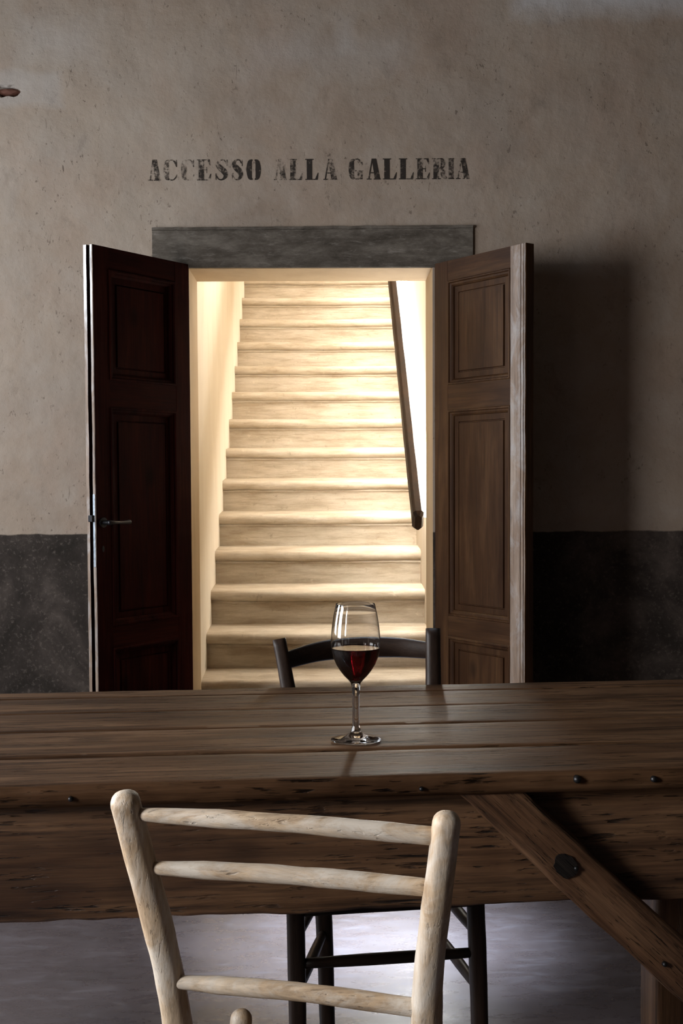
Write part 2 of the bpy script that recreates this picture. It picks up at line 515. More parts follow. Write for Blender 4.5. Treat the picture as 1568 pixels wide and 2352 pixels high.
def tube(path, radii, n=20, sq=(1, 1), expo=2.0, wob=0.0, wscale=20, seed=0, dome=(False, False), ref=(0, 1, 0), twist=0.0):
    """round (expo 2) to squarish (expo 4+) bar along a path with optional domed ends"""
    P = [Vector(p) for p in path]
    R = list(radii) if hasattr(radii, '__len__') else [radii] * len(P)
    if len(R) != len(P):   # resample linearly
        R = [R[min(len(R) - 2, int(t))] * (1 - (t - min(len(R) - 2, int(t)))) + R[min(len(R) - 2, int(t)) + 1] * (t - min(len(R) - 2, int(t)))
             for t in [i * (len(R) - 1) / (len(P) - 1) for i in range(len(P))]]
    if dome[0]:
        d = (P[0] - P[1]).normalized()
        ex = [(P[0] + d * R[0] * 0.9 * math.sin(a), R[0] * math.cos(a)) for a in (1.45, 1.2, 0.9, 0.6, 0.3)]
        P = [e[0] for e in ex] + P
        R = [e[1] for e in ex] + R
    if dome[1]:
        d = (P[-1] - P[-2]).normalized()
        ex = [(P[-1] + d * R[-1] * 0.9 * math.sin(a), R[-1] * math.cos(a)) for a in (0.3, 0.6, 0.9, 1.2, 1.45)]
        P = P + [e[0] for e in ex]
        R = R + [e[1] for e in ex]
    rings = []
    for i, p in enumerate(P):
        t = (P[min(i + 1, len(P) - 1)] - P[max(i - 1, 0)]).normalized()
        rf = Vector(ref)
        s = t.cross(rf).normalized()
        w = s.cross(t).normalized()
        ring = []
        for k in range(n):
            a = 2 * math.pi * k / n + twist
            ca, sa = math.cos(a), math.sin(a)
            if expo != 2.0:
                g = (abs(ca) ** expo + abs(sa) ** expo) ** (-1.0 / expo)
                ca, sa = ca * g, sa * g
            q = p + s * ca * R[i] * sq[0] + w * sa * R[i] * sq[1]
            if wob:
                nv = noise.noise(Vector((q.x * wscale + seed * 3.1, q.y * wscale, q.z * wscale * 0.6)))
                q = q + (q - p).normalized() * nv * wob
            ring.append(q)
        rings.append(ring)
    return loft(rings)


def plank(x0, x1, y0, y1, z0, z1, segs=160, edge=0.004, wob=0.0015, seed=0, axis=0, round_=0.006):
    """rough sawn plank along local x (axis 0) or z (axis 2) with worn edges"""
    a, b = y0, y1
    c, d = z0, z1
    r = round_
    sec = []
    ny, nz = 10, 4
    for i in range(ny + 1):
        sec.append((a + r + (b - a - 2 * r) * i / ny, c))
    for i in range(nz + 1):
        sec.append((b, c + r + (d - c - 2 * r) * i / nz))
    for i in range(ny + 1):
        sec.append((b - r - (b - a - 2 * r) * i / ny, d))
    for i in range(nz + 1):
        sec.append((a, d - r - (d - c - 2 * r) * i / nz))
    cy, cz = (a + b) / 2, (c + d) / 2
    rings = []
    for s in range(segs + 1):
        x = x0 + (x1 - x0) * s / segs
        ring = []
        for (y, z) in sec:
            on_edge_y = abs(abs(y - cy) - (b - a) / 2) < 1e-6
            v = Vector((x * 5 + seed * 7.7, y * 18, z * 18 + seed))
            v2 = Vector((x * 22 + seed * 3.3, y * 40, z * 40 - seed))
            dy = (noise.noise(v) * edge + noise.noise(v2) * edge * 0.45) * (1 if on_edge_y else 0.3)
            dz = noise.noise(v + Vector((9, 3, 5))) * wob + noise.noise(v2 + Vector((2, 7, 1))) * wob * 0.5
            if y < cy:
                dy = abs(dy) if on_edge_y else dy
            elif on_edge_y:
                dy = -abs(dy)
            ring.append((x, y + dy, z + dz) if axis == 0 else (y + dy, z + dz, x))
        rings.append(ring)
    return loft(rings)


def lathe(profile, n=64, cap=False):
    rings = [[(r * math.cos(2 * math.pi * k / n), r * math.sin(2 * math.pi * k / n), z) for k in range(n)] for r, z in profile]
    return loft(rings, cap)


def bool_cut(o, cutter):
    md = o.modifiers.new('cut', 'BOOLEAN')
    md.operation = 'DIFFERENCE'
    md.object = cutter
    md.solver = 'EXACT'
    dg = bpy.context.evaluated_depsgraph_get()
    me = bpy.data.meshes.new_from_object(o.evaluated_get(dg))
    o.modifiers.remove(md)
    o.data = me
    bpy.data.objects.remove(cutter)


# ------------------------------------------------------------------ room shell
OPL, OPR, OPT = -0.545, 0.448, 2.092      # doorway
DEPTH = 0.335                             # wall thickness
SL, SR = -0.552, 0.49                     # stairwell walls

bm = box((ROOM_L - 0.3, WALL_Y, 0), (ROOM_R + 0.3, WALL_Y + DEPTH, ROOM_T))
for f in bm.faces:
    f.material_index = 0
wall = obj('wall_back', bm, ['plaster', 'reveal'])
cut = obj('cutter', box((OPL, WALL_Y - 0.2, -0.2), (OPR, WALL_Y + DEPTH + 0.2, OPT)), 'reveal')
bool_cut(wall, cut)
hole = bmesh.new()
bmesh.ops.create_icosphere(hole, subdivisions=3, radius=1)
for v in hole.verts:
    k = 1 + 0.45 * noise.noise(v.co * 1.7 + Vector((3, 1, 8)))
    v.co = Vector((v.co.x * 0.062 * k - 1.272, v.co.y * 0.05 + WALL_Y, v.co.z * 0.026 * k + 2.803))
bool_cut(wall, obj('cutter', hole, 'plaster'))
me = wall.data
me.materials.clear()
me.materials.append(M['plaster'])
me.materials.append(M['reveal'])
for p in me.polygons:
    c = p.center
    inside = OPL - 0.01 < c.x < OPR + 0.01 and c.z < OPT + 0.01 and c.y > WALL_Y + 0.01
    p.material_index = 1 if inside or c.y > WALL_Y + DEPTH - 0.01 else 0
tag(wall, 'old brown plaster wall with dark painted dado around the stair doorway', kind='structure')
bm = bmesh.new()
bmesh.ops.create_icosphere(bm, subdivisions=2, radius=1)
for v in bm.verts:
    k = 1 + 0.35 * noise.noise(v.co * 2.2)
    v.co = Vector((v.co.x * 0.05 * k - 1.265, v.co.y * 0.03 + WALL_Y + 0.042, v.co.z * 0.018 * k + 2.806))
obj('brick', bm, 'brick', wall)

tag(obj('floor', box((ROOM_L - 0.3, ROOM_F - 0.3, -0.1), (ROOM_R + 0.3, WALL_Y + DEPTH + 0.2, 0)), 'floor'),
    'mauve grey polished concrete floor', kind='structure')
ceil_ = obj('ceiling', box((ROOM_L - 0.3, ROOM_F - 0.3, ROOM_T), (ROOM_R + 0.3, WALL_Y + DEPTH, ROOM_T + 0.6)), 'plain_plaster')
bool_cut(ceil_, obj('cutter', box((FILL_X - FILL_R, FILL_Y - FILL_R, ROOM_T - 0.2), (FILL_X + FILL_R, FILL_Y + FILL_R, ROOM_T + 0.9)), 'plain_plaster'))
ceil_.data.materials.clear()
ceil_.data.materials.append(M['plain_plaster'])
tag(ceil_, 'plain plastered room ceiling', kind='structure')
sk = empty('window_5', (FILL_X, FILL_Y, ROOM_T + 0.6))  # made-up skylight around the added floor light
tag(sk, 'small unseen skylight added before the doorway to light the floor', kind='structure')
bm = bmesh.new()
for a_, b_ in (((-1, -1), (1, -0.86)), ((-1, 0.86), (1, 1)), ((-1, -0.86), (-0.86, 0.86)), ((0.86, -0.86), (1, 0.86))):
    add_box(bm, (a_[0] * FILL_R * 1.2, a_[1] * FILL_R * 1.2, 0), (b_[0] * FILL_R * 1.2, b_[1] * FILL_R * 1.2, 0.04))
obj('window_frame', bm, 'winframe', sk)
tag(obj('wall_right', box((ROOM_R, ROOM_F, 0), (ROOM_R + 0.3, WALL_Y, ROOM_T)), 'plain_plaster'), 'plain plastered side wall of the room', kind='structure')
tag(obj('wall_front', box((ROOM_L - 0.3, ROOM_F - 0.3, 0), (ROOM_R + 0.3, ROOM_F, ROOM_T)), 'plain_plaster'), 'plain plastered wall facing the stair doorway', kind='structure')
wl = obj('wall_left', box((ROOM_L - 0.3, ROOM_F, 0), (ROOM_L, WALL_Y, ROOM_T)), 'plain_plaster')
wj = obj('added_wall_jog', box((JOG_X - 0.6, ROOM_F, 0), (JOG_X, JOG_Y, ROOM_T)), 'plain_plaster')
for (wx, y0, y1, z0, z1) in WIN:
    ww = wl if wx == ROOM_L else wj
    bool_cut(ww, obj('cutter', box((wx - 0.8, y0, z0), (wx + 0.2, y1, z1)), 'plain_plaster'))
    ww.data.materials.clear()
    ww.data.materials.append(M['plain_plaster'])
tag(wj, 'unseen wall return added to shape the window light on the pale chair', kind='structure')
tag(wl, 'plain plastered window wall of the room', kind='structure')
for i, (wx, y0, y1, z0, z1) in enumerate(WIN):
    w = empty('window_%d' % (i + 1), (wx - (0.2 if wx == ROOM_L else 0.57), (y0 + y1) / 2, z0))
    tag(w, ['tall casement window beside the table', 'small high window near the stair doorway', 'casement window beside the pale chair', 'casement window between table and doorway'][i], kind='structure')
    hy, hz, t = (y1 - y0) / 2, z1 - z0, 0.05
    bm = bmesh.new()
    add_box(bm, (-0.03, -hy, 0), (0.03, -hy + t, hz))
    add_box(bm, (-0.03, hy - t, 0), (0.03, hy, hz))
    add_box(bm, (-0.03, -hy + t, 0), (0.03, hy - t, t))
    add_box(bm, (-0.03, -hy + t, hz - t), (0.03, hy - t, hz))
    add_box(bm, (-0.025, -0.02, t), (0.025, 0.02, hz - t))
    obj('window_frame', bm, 'winframe', w)
    obj('pane', box((-0.004, -hy + t, t), (0.004, -0.02, hz - t)), 'pane', w)
    obj('pane', box((-0.004, 0.02, t), (0.004, hy - t, hz - t)), 'pane', w)

# grey stone lintel band over the doorway
rings = []
for i in range(81):
    x = -0.690 + 1.302 * i / 80
    sl = (x + 0.69) * 0.006
    e = 0.003 * noise.noise(Vector((x * 14, 1, 0))) + 0.002 * noise.noise(Vector((x * 50, 3, 0)))
    z0, z1 = OPT + 0.0 , 2.252 + sl + e
    rings.append([(x, WALL_Y + 0.01, z0), (x, WALL_Y - 0.010, z0), (x, WALL_Y - 0.010, z1 - 0.012), (x, WALL_Y - 0.016, z1 - 0.010), (x, WALL_Y - 0.016, z1), (x, WALL_Y + 0.01, z1)])
tag(obj('trim_1', loft(rings), 'lintel'), 'dark grey scuffed lintel band above the doorway', kind='structure')

# ------------------------------------------------------------------ stairwell
RISE, GOING, Y0, Z0 = 0.1788, 0.2486, 5.415, 0.338
NST = 20
YE = Y0 + GOING * 19 + 1.0
ZE = Z0 + RISE * 18 + 2.4


def stair_wall(x0, x1):
    return box((x0, WALL_Y + DEPTH, -0.1), (x1, YE, ZE))


tag(obj('wall_stair_left', stair_wall(SL - 0.25, SL), 'stairwall'), 'cream plastered stairwell wall opposite the handrail', kind='structure')
tag(obj('wall_stair_right', stair_wall(SR, SR + 0.25), 'stairwall'), 'cream plastered stairwell wall carrying the handrail', kind='structure')
tag(obj('wall_stair_end', box((SL - 0.25, YE, 2.0), (SR + 0.25, YE + 0.2, ZE)), 'stairwall'), 'cream plastered wall at the head of the stairs', kind='structure')
bm = bmesh.new()
za = OPT + 0.45
rings = [[(x, WALL_Y + DEPTH, za), (x, WALL_Y + DEPTH, za + 0.15), (x, YE, ZE + 0.15), (x, YE, ZE)] for x in (SL - 0.25, SR + 0.25)]
tag(obj('ceiling_stair', loft(rings), 'stairwall'), 'sloping cream ceiling above the stairs', kind='structure')

stairs = empty('staircase', (0, 0, 0))
tag(stairs, 'worn cream stone steps with rounded nosings climbing behind the doorway', kind='structure')


def step_profile(k, yk, zk):
    """(y, z) outline of one step, nosing at yk, tread level zk"""
    h = 0.050
    pts = [(yk + GOING + 0.10, zk + 0.013)]
    pts += [(yk + 0.20, zk + 0.010), (yk + 0.12, zk + 0.005), (yk + 0.06, zk + 0.0015), (yk + 0.035, zk - 0.0005)]
    for a in (80, 60, 40, 20, 0, -20, -40, -60, -80):
        t = math.radians(a)
        pts.append((yk + 0.025 - 0.025 * math.cos(t), zk - h / 2 + h / 2 * math.sin(t)))
    pts += [(yk + 0.028, zk - h - 0.002), (yk + 0.026, zk - h - 0.004), (yk + 0.024, zk - h - 0.014), (yk + 0.034, zk - h - 0.018),
            (yk + 0.036, zk - h - 0.03), (yk + 0.036, zk - RISE * 0.62), (yk + 0.036, zk - RISE * 0.85), (yk + 0.033, zk - RISE - 0.01)]
    pts += [(yk + 0.033, zk - RISE - 0.02), (yk + GOING + 0.10, zk - RISE - 0.02)]
    return pts


for k in range(-1, NST - 1):
    yk, zk = Y0 + GOING * k, Z0 + RISE * k
    pr = step_profile(k, yk, zk)
    rings = []
    for i in range(61):
        u = i / 60
        x = SL - 0.02 + (SR - SL + 0.04) * u
        sag = -0.006 * math.exp(-((u - 0.5) / 0.3) ** 2)
        ring = []
        for j, (y, z) in enumerate(pr):
            fr = 1.0 if 3 <= j <= 22 else 0.0
            v = Vector((x * 9 + k * 5.3, y * 25, z * 25))
            v2 = Vector((x * 34 + k * 2.3, y * 50, z * 50))
            dn = (noise.noise(v) * 0.0028 + noise.noise(v2) * 0.0016) * fr
            ring.append((x, y + dn, z + (dn * 0.7 + (sag if j <= 13 else 0)) * fr))
        rings.append(ring)
    obj('step', loft(rings), 'stone', stairs, smooth=50)

# handrail with a light strip hidden in the gap to the wall
SLOPE = RISE / GOING
RX0, RX1 = 0.394, 0.444
ya, yb = 5.44, 9.4


def nose_z(y):
    return Z0 + SLOPE * (y - Y0)


hr = empty('handrail', (0.42, ya, nose_z(ya) + 0.64))
tag(hr, 'dark wooden handrail with glowing light strip along the stairwell wall', 'handrail')
ox, oy, oz = hr.location
cs = 1 / math.sqrt(1 + SLOPE ** 2)
dirv = Vector((0, cs, cs * SLOPE))
nrm = Vector((0, -cs * SLOPE, cs))
L = (yb - ya) / cs


def rail_ring(t, shrink, wob):
    c = 0.012
    w0, w1, h0, h1 = RX0 - ox + shrink, RX1 - ox - shrink, 0.0 + shrink, 0.10 - shrink
    sec = [(w0 + c, h0), (w1 - c, h0), (w1, h0 + c), (w1, h1 - c), (w1 - c, h1), (w0 + c, h1), (w0, h1 - c), (w0, h0 + c)]
    out = []
    for (x, h) in sec:
        p = dirv * t + nrm * h
        n_ = noise.noise(Vector((x * 30, t * 6, h * 30))) * wob
        out.append((x + n_, p.y, p.z))
    return out


rings = [rail_ring(0.0, 0.010, 0)] + [rail_ring(0.025 + (L - 0.03) * i / 60, 0, 0.0015) for i in range(61)]
obj('rail_bar', loft(rings), 'rail', hr)
q = lambda x, t, h: (x - ox, (dirv * t + nrm * h).y, (dirv * t + nrm * h).z)
bm = loft([[q(RX1 - 0.002, t, 0.005), q(SR + 0.002, t, 0.005), q(SR + 0.002, t, 0.094), q(RX1 - 0.002, t, 0.094)] for t in (0.10, L - 0.02)])
obj('light_strip', bm, 'led', hr)

# ------------------------------------------------------------------ door leaves
LEAF_W, LEAF_T, LEAF_H = 0.533, 0.040, 2.085
ST_W = 0.083
RAILS = [(0.0, 0.155), (0.570, 0.655), (1.488, 1.588), (2.005, LEAF_H)]
PANELS = [(0.155, 0.570), (0.655, 1.488), (1.588, 2.005)]


def stile_mesh(x0, x1, side):
    """upright of a leaf, section in local x (0 hinge, W free) and y (0 visible face, T back)"""
    T = LEAF_T
    if side == 'hinge':
        sec = [(x0, 0.002), (x0 + 0.002, 0), (x1, 0), (x1, T), (x0, T)]
    elif side == 'free_slot':   # meeting edge with a deep dark slot
        sec = [(x0, 0), (x1 - 0.002, 0), (x1, 0.002), (x1, 0.0125), (x1 - 0.022, 0.0125), (x1 - 0.022, 0.0245), (x1 + 0.006, 0.0245), (x1 + 0.006, T), (x0, T)]
    else:                       # moulded meeting edge with beads
        sec = [(x0, 0), (x1 - 0.030, 0), (x1 - 0.029, 0.004), (x1 - 0.026, 0.004), (x1 - 0.025, 0.0), (x1 - 0.014, 0.0), (x1 - 0.012, 0.005), (x1 - 0.008, 0.005),
               (x1 - 0.007, -0.001), (x1 - 0.002, -0.001), (x1, 0.002), (x1, T), (x0, T)]
    rings = []
    n = 70
    for i in range(n + 1):
        z = LEAF_H * i / n
        ring = []
        for (x, y) in sec:
            w = 0.0010 * noise.noise(Vector((x * 20, y * 40, z * 5))) + 0.0008 * noise.noise(Vector((x * 20, y * 60, z * 22)))
            ring.append((x + (w if x > LEAF_W - 0.04 else 0), y + w * 0.7, z))
        rings.append(ring)
    return loft(rings)


def leaf(name, hinge, dirx, mirror, label):
    """leaf from its hinge along dirx; visible face on the side of -y local (mirrored for the other leaf)"""
    d = Vector((dirx[0], dirx[1], 0)).normalized()
    e = empty(name, (hinge[0], hinge[1], 0.02), math.atan2(d.y, d.x))
    tag(e, label, kind='structure')
    sy = -1.0 if mirror else 1.0

    def fl(bm):
        for v in bm.verts:
            v.co.y *= sy
        return bm
    mz, mx_ = ('shaded_red_z', 'shaded_red_x') if mirror else ('door_z', 'door_x')
    free = 'free_slot' if mirror else 'free_bead'
    obj('stile', fl(stile_mesh(0, ST_W, 'hinge')), mz, e)
    obj('stile', fl(stile_mesh(LEAF_W - ST_W, LEAF_W, free)), ['shaded_red_z' if mirror else 'door_z', 'lit_door_edge'], e)
    for p in e.children[-1].data.polygons:
        end = abs(p.normal.x) > 0.7 and p.center.x > LEAF_W - 0.01
        p.material_index = int(end) if mirror else int(not end and p.center.y < 0.02)  # paled wood on faces painted as window-lit, darker wood on the rest
    for (z0, z1) in RAILS:
        obj('rail', fl(box((ST_W - 0.001, 0.0004, z0), (LEAF_W - ST_W + 0.001, LEAF_T - 0.0004, z1))), mx_, e)
    for (z0, z1) in PANELS:
        x0, x1 = ST_W, LEAF_W - ST_W

        def rr(ins, y):
            return [(x0 + ins, y, z0 + ins), (x1 - ins, y, z0 + ins), (x1 - ins, y, z1 - ins), (x0 + ins, y, z1 - ins)]
        pan = loft([rr(-0.006, 0.030), rr(-0.006, 0.016), rr(0.048, 0.016), rr(0.050, 0.0205), rr(0.053, 0.0205), rr(0.055, 0.0135)])
        pan2 = pan
        p = obj('panel', fl(pan2), mz, e)
        mo = loft([rr(-0.001, 0.017), rr(-0.001, 0.001), rr(0.003, -0.003), rr(0.008, -0.003), rr(0.011, 0.003), rr(0.018, 0.004), rr(0.024, 0.010), rr(0.026, 0.017)], cap=False)
        obj('moulding', fl(mo), mz, p)
    return e, fl


dl, fl = leaf('door_1', (-0.542, 5.004), (-0.311, -0.432), True, 'dark red-brown panelled door leaf with iron lever, shade mixed into its colour')
# lever, keyhole and lock on the left leaf
lz = 1.052
lev = bmesh.new()
lv = tube([(LEAF_W - 0.037, -0.001, lz), (LEAF_W - 0.037, 0.035, lz)], 0.008, 12, ref=(0, 0, 1))
bmesh.ops.transform(lv, matrix=Matrix.Identity(4), verts=lv.verts)
h = obj('handle', fl(tube(catmull([(LEAF_W - 0.030, -0.042, lz), (LEAF_W - 0.055, -0.046, lz), (LEAF_W - 0.095, -0.044, lz - 0.001), (LEAF_W - 0.135, -0.041, lz)], 6),
                          [0.0095, 0.0075, 0.006, 0.0065, 0.0085], 14, ref=(0, 0, 1), dome=(True, True))), 'iron', dl, smooth=True)
lv.free()
obj('spindle', fl(tube([(LEAF_W - 0.037, 0.002, lz), (LEAF_W - 0.037, -0.045, lz)], 0.008, 12, ref=(0, 0, 1))), 'iron', h, smooth=True)
obj('rosette', fl(tube([(LEAF_W - 0.037, 0.002, lz), (LEAF_W - 0.037, -0.005, lz)], 0.019, 20, ref=(0, 0, 1))), 'iron', h, smooth=40)
obj('keyhole', fl(tube([(LEAF_W - 0.037, 0.002, lz - 0.10), (LEAF_W - 0.037, -0.0012, lz - 0.10)], 0.009, 14, sq=(0.6, 1.4), ref=(0, 0, 1))), 'black', dl)
lp = obj('lock_plate', fl(box((LEAF_W - 0.004, 0.001, 0.885), (LEAF_W + 0.0025, 0.012, 1.158), 0.0008)), 'steel', dl)
tag(lp, 'pale steel lock plate')
obj('latch', fl(box((LEAF_W - 0.01, 0.003, 1.055), (LEAF_W + 0.018, 0.022, 1.080), 0.002)), 'iron', lp)

dr, fl2 = leaf('door_2', (0.455, 5.004), (0.308, -0.45), False, 'brown panelled door leaf with knots and worn edge paled as if window-lit')

# ------------------------------------------------------------------ stencilled lettering
CAPH = 0.084


def stroke(pts, widths):
    """flat ribbon along a 2-D path, returns list of quads"""
    P = catmull([(p[0], p[1], 0) for p in pts], 6)
    n = len(P)
    Wd = [widths[min(len(widths) - 2, int(t))] * (1 - (t - min(len(widths) - 2, int(t)))) + widths[min(len(widths) - 2, int(t)) + 1] * (t - min(len(widths) - 2, int(t)))
          for t in [i * (len(widths) - 1) / (n - 1) for i in range(n)]]
    out = []
    for i in range(n):
        t = (P[min(i + 1, n - 1)] - P[max(i - 1, 0)]).normalized()
        s = Vector((-t.y, t.x, 0))
        out.append((P[i] + s * Wd[i] / 2, P[i] - s * Wd[i] / 2))
    return [[a[0][:2], b[0][:2], b[1][:2], a[1][:2]] for a, b in zip(out, out[1:])]


def rect(x0, y0, x1, y1):
    return [[(x0, y0), (x1, y0), (x1, y1), (x0, y1)]]


def glyph(ch, w):
    T, h = 0.26, 0.045
    if ch == 'I':
        return rect(w / 2 - T * 0.45, 0, w / 2 + T * 0.45, 1) + rect(0, 0, w, h) + rect(0, 1 - h, w, 1)
    if ch == 'L':
        return rect(0.07, 0, 0.07 + T, 1) + rect(0, 1 - h, 0.4, 1) + rect(0.0, 0, w - 0.04, h) + [[(w - 0.16, h), (w - 0.03, h), (w, 0.34), (w - 0.03, 0.34)]]
    if ch == 'E':
        return (rect(0.07, 0, 0.07 + T, 1) + rect(0, 1 - h, w - 0.06, 1) + rect(0, 0, w - 0.04, h) + rect(0.07 + T, 0.48, w * 0.68, 0.48 + h)
                + [[(w - 0.17, 1 - h), (w - 0.06, 1 - h), (w - 0.03, 0.72), (w - 0.06, 0.72)], [(w - 0.16, h), (w - 0.03, h), (w, 0.32), (w - 0.03, 0.32)]]
                + rect(w * 0.66, 0.36, w * 0.71, 0.64))
    if ch == 'A':
        a = w * 0.50
        return ([[(a - 0.10, 1), (a + 0.12, 1), (w - 0.02, 0.03), (w - 0.02 - T, 0.03)]]
                + [[(a - 0.10, 0.98), (a - 0.05, 0.94), (0.13, 0.03), (0.07, 0.03)]] + rect(0, 0, 0.22, h) + rect(w - 0.34, 0, w, h)
                + rect(w * 0.30, 0.30, w * 0.56, 0.345))
    if ch in 'CG':
        q_ = stroke([(w * 0.40, 0.96), (w * 0.22, 0.86), (0.12, 0.5), (w * 0.22, 0.14), (w * 0.40, 0.04)], [0.06, 0.20, 0.27, 0.20, 0.06])
        q_ += stroke([(w * 0.46, 0.97), (w * 0.66, 0.97), (w * 0.85, 0.84), (w * 0.93, 0.68)], [0.05, 0.05, 0.09, 0.05])
        q_ += stroke([(w * 0.46, 0.03), (w * 0.68, 0.035), (w * 0.86, 0.14), (w * 0.95, 0.28)], [0.05, 0.06, 0.06, 0.04])
        if ch == 'G':
            q_ += rect(w - 0.28, 0.02, w - 0.04, 0.42) + rect(w - 0.40, 0.40, w, 0.44)
        else:
            q_ += rect(w * 0.90, 0.64, w * 0.96, 0.98)
        return q_
    if ch == 'O':
        return (stroke([(w * 0.42, 0.97), (w * 0.24, 0.86), (0.13, 0.5), (w * 0.24, 0.14), (w * 0.42, 0.03)], [0.05, 0.20, 0.27, 0.20, 0.05])
                + stroke([(w * 0.58, 0.97), (w * 0.76, 0.86), (w - 0.13, 0.5), (w * 0.76, 0.14), (w * 0.58, 0.03)], [0.05, 0.20, 0.27, 0.20, 0.05]))
    if ch == 'S':
        return (stroke([(w * 0.82, 0.80), (w * 0.66, 0.96), (w * 0.38, 0.95), (w * 0.22, 0.76), (w * 0.42, 0.58), (w * 0.66, 0.42), (w * 0.76, 0.22), (w * 0.56, 0.05), (w * 0.30, 0.05), (w * 0.12, 0.22)],
                       [0.05, 0.05, 0.08, 0.20, 0.27, 0.27, 0.20, 0.08, 0.05, 0.05])
                + rect(w * 0.84, 0.68, w * 0.90, 0.98) + rect(0.04, 0.02, 0.09, 0.34))
    if ch == 'R':
        return (rect(0.07, 0, 0.07 + T, 1) + rect(0, 1 - h, 0.5, 1) + rect(0, 0, 0.42, h)
                + stroke([(w * 0.50, 0.975), (w * 0.68, 0.92), (w * 0.74, 0.74), (w * 0.66, 0.56), (w * 0.48, 0.505)], [0.05, 0.16, 0.22, 0.16, 0.05])
                + stroke([(w * 0.60, 0.47), (w * 0.72, 0.36), (w * 0.78, 0.16), (w * 0.98, 0.02)], [0.12, 0.22, 0.22, 0.10]))
    return []


LET = [('A', 340, 369, 1), ('C', 376, 407, 1), ('C', 416, 446, 2), ('E', 452, 484, 1), ('S', 492, 525, 1), ('S', 530, 559, 1), ('O', 565, 598, 0),
       ('A', 628, 657, 2), ('L', 662, 694, 1), ('L', 700, 730, 0), ('A', 741, 773, 1),
       ('G', 800, 833, 1), ('A', 841, 873, 0), ('L', 878, 910, 0), ('L', 915, 949, 0), ('E', 954, 986, 1), ('R', 991, 1025, 1), ('I', 1028, 1042, 1), ('A', 1046, 1078, 1)]
lett = empty('wall_lettering', (-0.05, WALL_Y, 2.443))
tag(lett, 'worn black stencilled lettering painted on the plaster above the lintel', 'lettering')
for ch, a, b, fade in LET:
    x0 = -0.704 + (a - 340) * 0.001767 + 0.05
    w = (b - a) * 0.001767 / CAPH
    bm = bmesh.new()
    for poly in glyph(ch, w):
        lo_ = [bm.verts.new((x0 + px * CAPH, 0.0006, pz * CAPH + (x0 + 0.65) * 0.004)) for px, pz in poly]
        hi_ = [bm.verts.new((v.co.x, -0.0009 - 0.0002 * random.random(), v.co.z)) for v in lo_]
        n = len(poly)
        bm.faces.new(hi_)
        for i in range(n):
            bm.faces.new((lo_[i], lo_[(i + 1) % n], hi_[(i + 1) % n], hi_[i]))
    obj('letter', bm, 'paint%d' % fade, lett)

# ------------------------------------------------------------------ table
TH = 0.775
tab = empty('dining_table', (0.0, 1.806, 0), math.radians(4.5))
tag(tab, 'long rough dark plank table carrying the wine glass', 'table')
TX0, TX1 = -1.35, 1.15
seams = [0.0, 0.203, 0.405, 0.582, 0.752, 0.826]
gaps = [0, 0.0055, 0.0012, 0.0028, 0.0028, 0]
planks = []
for i in range(5):
    ya_, yb_ = seams[i] + gaps[i], seams[i + 1] - gaps[i + 1]
    pl = obj('plank', plank(TX0, TX1, ya_, yb_, TH - 0.031, TH - 0.0008 * (i % 2), 260, 0.0055 if i == 0 else 0.0012, 0.0009, i + 1, 0, 0.009 if i == 0 else 0.0014), 'table', tab, smooth=60)
    planks.append(pl)
obj('apron', plank(TX0 + 0.18, TX1 - 0.15, 0.050, 0.085, 0.556, TH - 0.030, 220, 0.004, 0.006, 11, 0, 0.006), 'apron', tab, smooth=60)
obj('apron', plank(TX0 + 0.18, TX1 - 0.15, 0.735, 0.765, 0.60, TH - 0.030, 120, 0.003, 0.004, 12, 0, 0.006), 'apron', tab, smooth=60)
for lx in (-1.10, 0.727):
    for ly in (0.086, 0.595):
        obj('leg', plank(0.0, TH - 0.029, lx, lx + 0.10, ly, ly + 0.10, 60, 0.002, 0.0015, lx * 3 + ly, 2, 0.006), 'leg_z', tab, smooth=60)
# side rails joining each leg pair
for lx in (-1.08, 0.747):
    obj('side_rail', plank(0.09, 0.74, -lx - 0.06, -lx, 0.62, TH - 0.030, 30, 0.002, 0.002, lx), 'apron', tab)
    o = tab.children[-1]
    o.rotation_euler = (0, 0, math.radians(90))
# diagonal brace nailed to the front of the apron
br = obj('brace', plank(-0.115, 0.80, 0.010, 0.047, -0.036, 0.036, 120, 0.005, 0.005, 21, 0, 0.006), 'brace', tab, smooth=60)
sn, cn = math.sin(math.radians(43.5)), math.cos(math.radians(43.5))
for v in br.data.vertices:       # mitred flat against the underside of the top
    zmax = 0.752
    if 0.704 - v.co.x * sn + v.co.z * cn > zmax:
        v.co.x = (0.704 + v.co.z * cn - zmax) / sn
br.location = (0.297, 0, 0.704)
br.rotation_euler = (0, math.radians(43.5), 0)
# nails in the front edge and brace
for (nx, nz, r) in ((-0.375, 0.757, 0.004), (0.145, 0.757, 0.0035), (0.385, 0.765, 0.006), (0.505, 0.762, 0.005)):
    nl = obj('nail', tube([(nx, 0.006, nz), (nx, -0.0015, nz)], [r, r], 10, dome=(False, True), ref=(0, 0, 1)), 'iron', planks[0], smooth=True)
for (nx, nz) in ((0.12, 0.004), (0.33, -0.012)):
    obj('nail', tube([(nx, 0.02, nz), (nx, 0.0085, nz)], [0.004, 0.004], 10, dome=(False, True), ref=(0, 0, 1)), 'iron', br, smooth=True)

kb = bmesh.new()
for i in range(22):
    a = 2 * math.pi * i / 22
    r_ = 0.017 * (1 + 0.3 * noise.noise(Vector((math.cos(a) * 2, math.sin(a) * 2, 4))))
    kb.verts.new((0.105 + r_ * 1.25 * math.cos(a), 0.0, -0.004 + r_ * math.sin(a)))
kb.faces.new(kb.verts)
ex = bmesh.ops.extrude_face_region(kb, geom=list(kb.faces))
for v in ex['geom']:
    if isinstance(v, bmesh.types.BMVert):
        v.co.y += 0.012
kn_ = obj('knot', kb, 'knot', br)
kn_.location = (0, 0.0085, 0)

